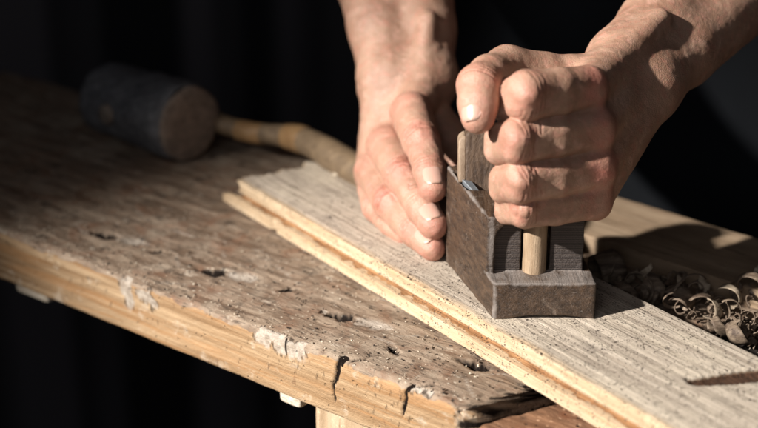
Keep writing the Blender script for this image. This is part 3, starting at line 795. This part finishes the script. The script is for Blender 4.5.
# flexion lines across joints, followed on the surface by depth
red1, cr1 = attrs_skin(V1, j1, [])
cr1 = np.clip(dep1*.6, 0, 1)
red3, cr3 = attrs_skin(V3, j2, [])
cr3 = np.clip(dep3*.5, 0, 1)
n1, n3 = len(V1), len(V3)
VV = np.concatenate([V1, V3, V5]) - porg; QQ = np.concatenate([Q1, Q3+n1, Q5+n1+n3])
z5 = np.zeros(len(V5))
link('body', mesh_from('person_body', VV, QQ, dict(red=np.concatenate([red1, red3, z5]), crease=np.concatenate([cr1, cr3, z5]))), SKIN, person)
# shirt: trunk plus sleeves, a finger's breadth outside the body, with folds
def shirt(P):
    X, Y, Z = P.T
    fold = .55*fbm(X*.10+Z*.03, Y*.2, Z*.05, 3, 5) + .35*np.sin(X*.45 + 2.2*fbm(X*.06, Y*.06, Z*.06, 2, 7) + Z*.10)
    d = trunk(P, 1.3) + fold*.6
    d = smax(d, -(cone(P, FA2, ELB + 0*ELB, 3.6, 4.3) + 5)*0 - 99, .1)
    return smax(d, Z-56, .6)
V6, Q6 = netmesh(shirt, (CH[0]-33, CH[1]-34, -36), (CH[0]+35, CH[1]+22, 60), .7)
link('shirt', mesh_from('shirt', V6-porg, Q6), CLOTH, person)

# --- fingernails
def nail(a, b_, nrm, wid, length, over=.42, lift=.055):
    """thin curved plate lying on the last finger bone a->b_ (each (point, radius))"""
    (base, r0), (tip, r1) = a, b_
    ax = unit(tip-base); n = unit(nrm - (nrm@ax)*ax); b = np.cross(ax, n); Lb = np.linalg.norm(tip-base)
    NU, NV = 26, 19; Vv = []; T = []; NN = []
    for i in range(NU):
        t = i/(NU-1)
        for j in range(NV):
            s = j/(NV-1)*2-1
            ww = wid
            if t < .30: ww *= .18+.82*math.sqrt(max(0, 1-((.30-t)/.30)**2))
            if t > .55: ww *= .20+.80*math.sqrt(max(0, 1-((t-.55)/.46)**2))
            al = Lb + over*r1 - length*(1-t) - .10*s*s*(1-t) 
            rad = r0+(r1-r0)*min(1, max(0, al/Lb))
            if al > Lb: rad = math.sqrt(max(.01, r1*r1-(al-Lb)**2))*.6 + r1*.4
            th = s*ww/max(rad, .5)*1.1
            rr = rad + lift*(1 - .9*abs(s)**4) - .05*max(0, (.12-t)/.12)
            d = n*math.cos(th) + b*math.sin(th)
            Vv.append(base + ax*al + d*rr); T.append(t); NN.append(d)
    n0 = len(Vv)
    Vv += [v - d*.07 for v, d in zip(Vv, NN)]; T += T
    q = []
    for i in range(NU-1):
        for j in range(NV-1):
            k = i*NV+j; q.append((k, k+1, k+NV+1, k+NV)); q.append((k+n0, k+NV+n0, k+NV+1+n0, k+1+n0))
    rim = [j for j in range(NV)] + [i*NV+NV-1 for i in range(1, NU)] + [(NU-1)*NV+j for j in range(NV-2, -1, -1)] + [i*NV for i in range(NU-2, 0, -1)]
    for k, l in zip(rim, rim[1:]+rim[:1]): q.append((k, l, l+n0, k+n0))
    return link('fingernail', mesh_from('fingernail', np.array(Vv)-porg, np.array(q), dict(tip=T)), NAIL, person)
tocam = -FWD
nail(TH_[5], TH_[6], tocam + np.array([-.75, 0, .1]), .58, 1.30, .55)
for n, nx, w_ in (('index', .12, .54), ('middle', .10, .56), ('ring', .05, .50)):
    c = FL2[n]; nail(c[3], c[4], tocam + np.array([nx, 0, .55]), w_, 1.15)

# ================================================================== MALLET
mc = PZ(190, 123, 97.0); ml = PZ(110, 114, 103.3)
mr = 2.72; mc[2] = mr; ml[2] = mr*.96
mal = thing('mallet', 'dark round-headed wooden mallet with bent banded handle lying blurred in the shadow', 'mallet', (mc[0], mc[1], 0))
morg = np.array([mc[0], mc[1], 0]); ax = unit(ml-mc); axl = np.linalg.norm(ml-mc)
def lathe(name, a, b, prof, mat, parent, orgv, n=48, amp=.05, seed=0, caps=True):
    """revolve prof [(t 0..1, r)] about the axis a->b"""
    a = np.asarray(a); d = np.asarray(b)-a; u = unit(d); w = unit(np.cross(u, [0, 0, 1])); v = np.cross(w, u)
    Vv = []; th = np.linspace(0, 2*np.pi, n, endpoint=False)
    for t, r in prof: Vv.append(a + d*t + r*(np.cos(th)[:, None]*w + np.sin(th)[:, None]*v))
    Vv = np.concatenate(Vv)
    nrm = Vv - (a + np.outer((Vv-a)@u, u)); ln = np.linalg.norm(nrm, axis=1)[:, None]
    Vv = Vv + nrm/np.maximum(ln, 1e-6)*(amp*fbm(Vv[:, 0]*.6, Vv[:, 1]*.6, Vv[:, 2]*.6, 3, seed))[:, None]*np.minimum(ln, 1)
    m = len(prof); q = []
    for i in range(m-1):
        for j in range(n): q.append((i*n+j, i*n+(j+1) % n, (i+1)*n+(j+1) % n, (i+1)*n+j))
    return link(name, mesh_from(name, Vv-orgv, np.array(q)), mat, parent)
pr = [(0.012, 2.55)] + [(.02+.96*t, mr*(1-.04*t) if 0 < t < 1 else mr*.97) for t in np.linspace(0, 1, 26)] + [(1.0, mr*.80), (1.015, mr*.4), (1.02, .01)]
head = lathe('head', mc, ml, pr, MALW, mal, morg, 64, .16, 3)
lathe('striking_face', mc, ml, [(-.02, .01), (-.02, 1.2), (-.015, 2.2), (-.002, 2.52), (.010, 2.60), (.016, 2.5), (.016, .01)], MALE, mal, morg, 64, .10, 4)
side_n = unit(np.cross(ax, [0, 0, 1])); side_n = side_n if side_n[1] < 0 else -side_n
kc = mc + ax*axl*.62 + side_n*(mr-.25) + np.array([0, 0, .1])
lathe('tenon', kc, kc + side_n*.55, [(0, .01), (0, .72), (.8, .68), (1, .55), (1, .01)], MALE, mal, morg, 24, .05, 6)
def pathtube(name, pts, mat, parent, orgv, n=28, amp=.03, seed=0, sub=14):
    P_ = [np.append(PZ(*p[:3]), p[3]) for p in pts]
    C_ = []
    for i in range(len(P_)-1):                       # Catmull-Rom through the points
        p0, p1, p2, p3 = P_[max(i-1, 0)], P_[i], P_[i+1], P_[min(i+2, len(P_)-1)]
        for t in np.linspace(0, 1, sub, endpoint=i == len(P_)-2):
            C_.append(.5*((2*p1) + (p2-p0)*t + (2*p0-5*p1+4*p2-p3)*t*t + (3*p1-p0-3*p2+p3)*t**3))
    C_ = np.array(C_); th = np.linspace(0, 2*np.pi, n, endpoint=False); Vv = []
    def ring(c, u, rr):
        w = unit(np.cross(u, [0, 0, 1])); v = np.cross(w, u); return c + rr*(np.cos(th)[:, None]*w + np.sin(th)[:, None]*v)
    T_ = [unit(C_[min(i+1, len(C_)-1), :3]-C_[max(i-1, 0), :3]) for i in range(len(C_))]
    Vv.append(ring(C_[0, :3], T_[0], .01))
    for c, u in zip(C_, T_): Vv.append(ring(c[:3], u, c[3]))
    Vv.append(ring(C_[-1, :3]+T_[-1]*.15, T_[-1], C_[-1, 3]*.6)); Vv.append(ring(C_[-1, :3]+T_[-1]*.18, T_[-1], .01))
    m = len(Vv); Vv = np.concatenate(Vv)
    Vv = Vv + (amp*fbm(Vv[:, 0]*.9, Vv[:, 1]*.9, Vv[:, 2]*.9, 3, seed))[:, None]
    q = [(i*n+j, i*n+(j+1) % n, (i+1)*n+(j+1) % n, (i+1)*n+j) for i in range(m-1) for j in range(n)]
    return link(name, mesh_from(name, Vv-orgv, np.array(q)), mat, parent)
hd = pathtube('handle', [(206, 118, 99.5, .70), (238, 129, 98.2, .66), (268, 134, 96.6, .68), (300, 139, 94.5, .84), (335, 157, 91.0, .98), (382, 185, 87.2, .95)], HANDW, mal, morg, seed=7)
b1_ = pathtube('band', [(240, 130, 98.1, .72), (252, 132.5, 97.4, .73), (263, 134, 96.9, .73)], OCHRE, hd, np.zeros(3), seed=7)
b2_ = pathtube('band', [(288, 136.6, 95.4, .84), (296, 138, 94.8, .90), (305, 141, 94.1, .94)], OCHRE, hd, np.zeros(3), seed=7)
for b_ in (b1_, b2_):
    for v_ in b_.data.vertices: v_.co = v_.co - Vector((morg[0]*S, morg[1]*S, 0))

# ================================================================== SHAVINGS, CHIPS, CRUMBS
def ribbon(name, pos, turns, r0, r1, width, yaw, tilt, pitch=0.25, seed=0, mat=SHAV):
    n = int(30*turns)+14; m = 5; Vv = []
    rr = random.Random(seed); f1, f2, f3 = rr.uniform(1, 3), rr.uniform(2, 5), rr.uniform(.5, 2.2); ph = rr.uniform(0, 6)
    for i in range(n):
        t = i/(n-1); a = t*turns*2*math.pi + .5*math.sin(f1*t*3+ph); r = (r0+(r1-r0)*t**1.6)*(1+.22*math.sin(f2*t*2+ph))
        for j in range(m):
            s = j/(m-1)-.5; w = width*(.12+.88*math.sin(math.pi*(.04+t*.92))**.6)*(1+.25*math.sin(f2*3*t))
            Vv.append((s*w + pitch*t*turns*f3 + .12*math.sin(f1*5*t), r*math.cos(a)+.03*math.sin(9*t+s*5), r*math.sin(a)+.03*math.sin(7*t+seed+s*3)))
    Vv = np.array(Vv)
    R = np.array(Matrix.Rotation(yaw, 3, 'Z') @ Matrix.Rotation(tilt, 3, 'Y') @ Matrix.Rotation(rr.uniform(0, 6), 3, 'X'))
    Vv = Vv @ R.T; Vv[:, 2] -= Vv[:, 2].min()
    q = [(i*m+j, i*m+j+1, (i+1)*m+j+1, (i+1)*m+j) for i in range(n-1) for j in range(m-1)]
    o = link(name, mesh_from(name, Vv, np.array(q)), mat)
    sm = o.modifiers.new('thick', 'SOLIDIFY'); sm.thickness = .0004
    o.location = [c*S for c in pos]
    return o
GS = 'wood shavings on the dark slab behind the board'
zt = -.45
big = [
 (598, 268, 1.6, .75, .9, 1.1, .3, 'large dark rolled shaving just right of the plane, behind the board'),
 (622, 292, 1.2, .5, .6, .7, 1.0, 'small bright-rimmed shaving curl between the plane and the larger curls'),
 (650, 285, 1.3, .6, .8, .9, -.4, 'shaving curl with a pale upstanding flap left of the middle of the heap'),
 (676, 292, 1.1, .55, .75, .7, .8, 'open shaving curl in the middle of the heap with a bright rim'),
 (700, 305, .9, .6, .9, .5, 1.5, 'forked pale shaving standing up near the board edge'),
 (712, 318, 1.4, .35, .6, .6, .2, 'thin twisted shaving lying against the back edge of the board'),
 (735, 322, 1.0, .4, .6, .7, -.7, 'broad crumpled shaving near the right side of the board'),
 (754, 308, 1.2, .3, .55, .6, .5, 'pale curled shaving at the far right of the heap'),
 (748, 292, .6, .7, 1.1, .5, 1.2, 'long thin shaving stretching under the pale plank'),
]
for i, (px, py, tn, r0, r1, w, yaw, lab) in enumerate(big):
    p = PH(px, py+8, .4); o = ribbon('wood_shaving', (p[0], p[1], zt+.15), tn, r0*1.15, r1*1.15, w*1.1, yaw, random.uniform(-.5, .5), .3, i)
    tag(o, lab, 'wood shaving', GS)
SHAV_LIT = m_wood('lit_shaving_wood', (.20, .15, .10), (.44, .36, .265), (.09, .06, .04), (60, 300, 300), .0003, .55, .4)  # paler copy of the shaving wood, so curls in shadow look lit
lit_curls = [(618, 283, 1.0, 'pale thin flap standing in the shade just right of the plane'), (637, 289, .9, 'small pale crescent shaving standing on the board edge beside the plane'),
 (655, 279, 1.2, 'pale notched flap rising from the large dark shavings'), (684, 284, 1.0, 'pale crescent rim in the middle of the shavings'),
 (703, 290, 1.3, 'tall pale forked shaving in front of the plank'), (708, 312, .8, 'pale crescent lying against the back edge of the board'),
 (728, 300, 1.0, 'pale ragged shaving between the forked one and the right end')]
for i, (px, py, h_, lab) in enumerate(lit_curls):
    p = PH(px, py, .7); o = ribbon('wood_shaving', (p[0], p[1], .35), .45, .45*h_, 1.0*h_, .50, 1.2+.5*i, .6*math.sin(i*2.1), .3, 200+i, SHAV_LIT)
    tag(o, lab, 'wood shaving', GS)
for i in range(85):
    px = random.uniform(602, 775); t = (px-602)/173; py = random.uniform(268+32*t, 300+44*t)
    p = PH(px, py, .2); r = random.uniform(.25, .9)
    o = ribbon('wood_shaving', (p[0], p[1], zt+random.uniform(0, 1.0)), random.uniform(.25, 1.5), r*.4, r, random.uniform(.12, .42), random.uniform(0, 6), random.uniform(-1, 1), .3, i+50)
    tag(o, 'small curled shaving in the loose dark heap behind the board', 'wood shaving', 'small shavings of the heap')
def chip(name, pos, dims, yaw, lab, mat=CHIPW, seed=0, group=None):
    V, Q = netmesh(lambda P: smax(smax(np.abs(P[:, 0])-dims[0]+.3*np.abs(P[:, 1]), np.abs(P[:, 1])-dims[1], .05), np.abs(P[:, 2]-dims[2])-dims[2]*(.8+.3*P[:, 0]/dims[0]), .05) + .06*fbm(P[:, 0]*3, P[:, 1]*3, P[:, 2]*3+seed, 2, seed), (-dims[0]-.2, -dims[1]-.2, -.2), (dims[0]+.2, dims[1]+.2, dims[2]*2.6+.2), .05)
    o = link(name, mesh_from(name, V, Q), mat); o.location = [c*S for c in pos]; o.rotation_euler = (0, 0, yaw); tag(o, lab, 'wood chip', group); return o
p = PH(338, 177, BT); chip('wood_chip', (p[0], p[1], BT), (.30, .22, .18), .5, 'small white wood chip on the board beside the mallet handle', seed=1)
p = PH(757, 272, 1.0); chip('wood_chip', (p[0], p[1], 1.0), (.5, .15, .1), 1.0, 'pale splinter on top of the back plank at the right', seed=2)
# crumbs: uncountable fine dark and pale waste on the board and bench
def crumbs(name, pts, mat, lab, smin_, smax_):
    Vs, Qs = [], []; n0 = 0
    for p in pts:
        s = smin_*(smax_/smin_)**(random.random()**2); d = np.array([s*random.uniform(.6, 2.0), s*random.uniform(.4, 1), s*random.uniform(.3, .7)])
        c = np.array([[a, b, cc] for a in (-1, 1) for b in (-1, 1) for cc in (-1, 1)])*d*.5*np.array([[random.uniform(.6, 1) for _ in range(3)] for _ in range(8)])
        a = random.uniform(0, 6.3); R = np.array([[math.cos(a), -math.sin(a), 0], [math.sin(a), math.cos(a), 0], [0, 0, 1]])
        Vs.append(c@R.T + np.array(p) + np.array([0, 0, d[2]*.45])); Qs.append(np.array([(0,1,3,2), (4,6,7,5), (0,4,5,1), (2,3,7,6), (0,2,6,4), (1,5,7,3)])+n0); n0 += 8
    o = link(name, mesh_from(name, np.concatenate(Vs), np.concatenate(Qs)), mat, smooth=False); tag(o, lab, 'sawdust', kind='stuff'); return o
def board_pt(l, w): return (bA[0]+l*cab-w*sab, bA[1]+l*sab+w*cab, BT+.02)
pts = []
while len(pts) < 2400:
    l, w = random.uniform(0, 48), random.random()**1.3*8.1
    if vn_keep := (random.random() < .15+.85*max(0, math.sin(l*.8+w)*math.cos(w*1.3+l*.31))**1.3): pts.append(board_pt(l, w+.05))
crumbs('sawdust', pts, CRUMB, 'dark crumbs of wood dust scattered over the pale board', .025, .10)
pts = []
for k in range(900):
    u, v = -random.uniform(-0, 34), random.uniform(.3, 9); pts.append((eB[0]+u*ca-v*sa, eB[1]+u*sa+v*ca, .05))
crumbs('sawdust', pts, CRUMB, 'dark crumbs of dust scattered over the worn bench top', .03, .12)
pts = []
for k in range(700):
    u, v = -random.uniform(0, 34), random.random()**2*9+.1; pts.append((eB[0]+u*ca-v*sa, eB[1]+u*sa+v*ca, .05))
for k in range(350):
    px = random.uniform(605, 780); t = (px-605)/163; py = random.uniform(270+30*t, 330+38*t); p = PH(px, py, -.45); pts.append((p[0], p[1], -.4))
crumbs('sawdust', pts, CHIPW, 'pale flecks of wood dust along the bench top and between the shavings', .03, .11)

# ================================================================== BACK WALL, far out of focus
wt = NT('dark_boards'); wo = wt.tc.outputs['Object']
wc = wt.mix(wt.rng(wt.noise(wt.map((4.5, .01, .12)), 1, 2), .47, .56), (.012, .012, .014), (.11, .10, .105))
WALLM = wt.out(wc, .9)
V, Q = sweep(-170, 170, 60, subdiv([(0, 230), (0, -90), (6, -90), (6, 230)], 8, .5))
V[:, 1] += .4*np.abs(np.sin(V[:, 0]*np.pi/15))**.3
wl_ = link('wall', mesh_from('wall', V, Q), WALLM); wl_.location = (0, 2.05, 0)
tag(wl_, 'dark boarded wall far out of focus behind the workbench', 'wall')

# ================================================================== LIGHT
w = bpy.data.worlds.new('World'); sc.world = w; w.use_nodes = True
bg = w.node_tree.nodes['Background']; bg.inputs[0].default_value = (.34, .36, .48, 1); bg.inputs[1].default_value = .017
def lamp(kind, name, pos, aim, energy, col, size, **kw):
    l = bpy.data.lights.new(name, kind); l.energy = energy; l.color = col
    if kind == 'AREA': l.size = size
    else: l.shadow_soft_size = size
    for k, v in kw.items(): setattr(l, k, v)
    o = bpy.data.objects.new(name, l); C.objects.link(o); o.location = [c*S for c in pos]
    d = Vector([(a-b)*S for a, b in zip(aim, pos)]); o.rotation_euler = d.to_track_quat('-Z', 'Y').to_euler(); return o
aim = np.array([9, 60, 4.0]); ldr = unit([-1, -.50, .68])
lamp('SPOT', 'key_lamp', aim + ldr*190, aim+np.array([-1, -1, 0]), 405, (1, .95, .90), .032, spot_size=math.radians(24.5), spot_blend=.85)
lamp('AREA', 'fill_lamp', (-28, -40, 60), (8, 66, 5), 2.3, (.95, .95, 1), .7)

sc.view_settings.view_transform = 'Standard'; sc.view_settings.look = 'None'; sc.view_settings.exposure = 0; sc.view_settings.gamma = 1
sc.cycles.use_denoising = True
sc.cycles.max_bounces = 6
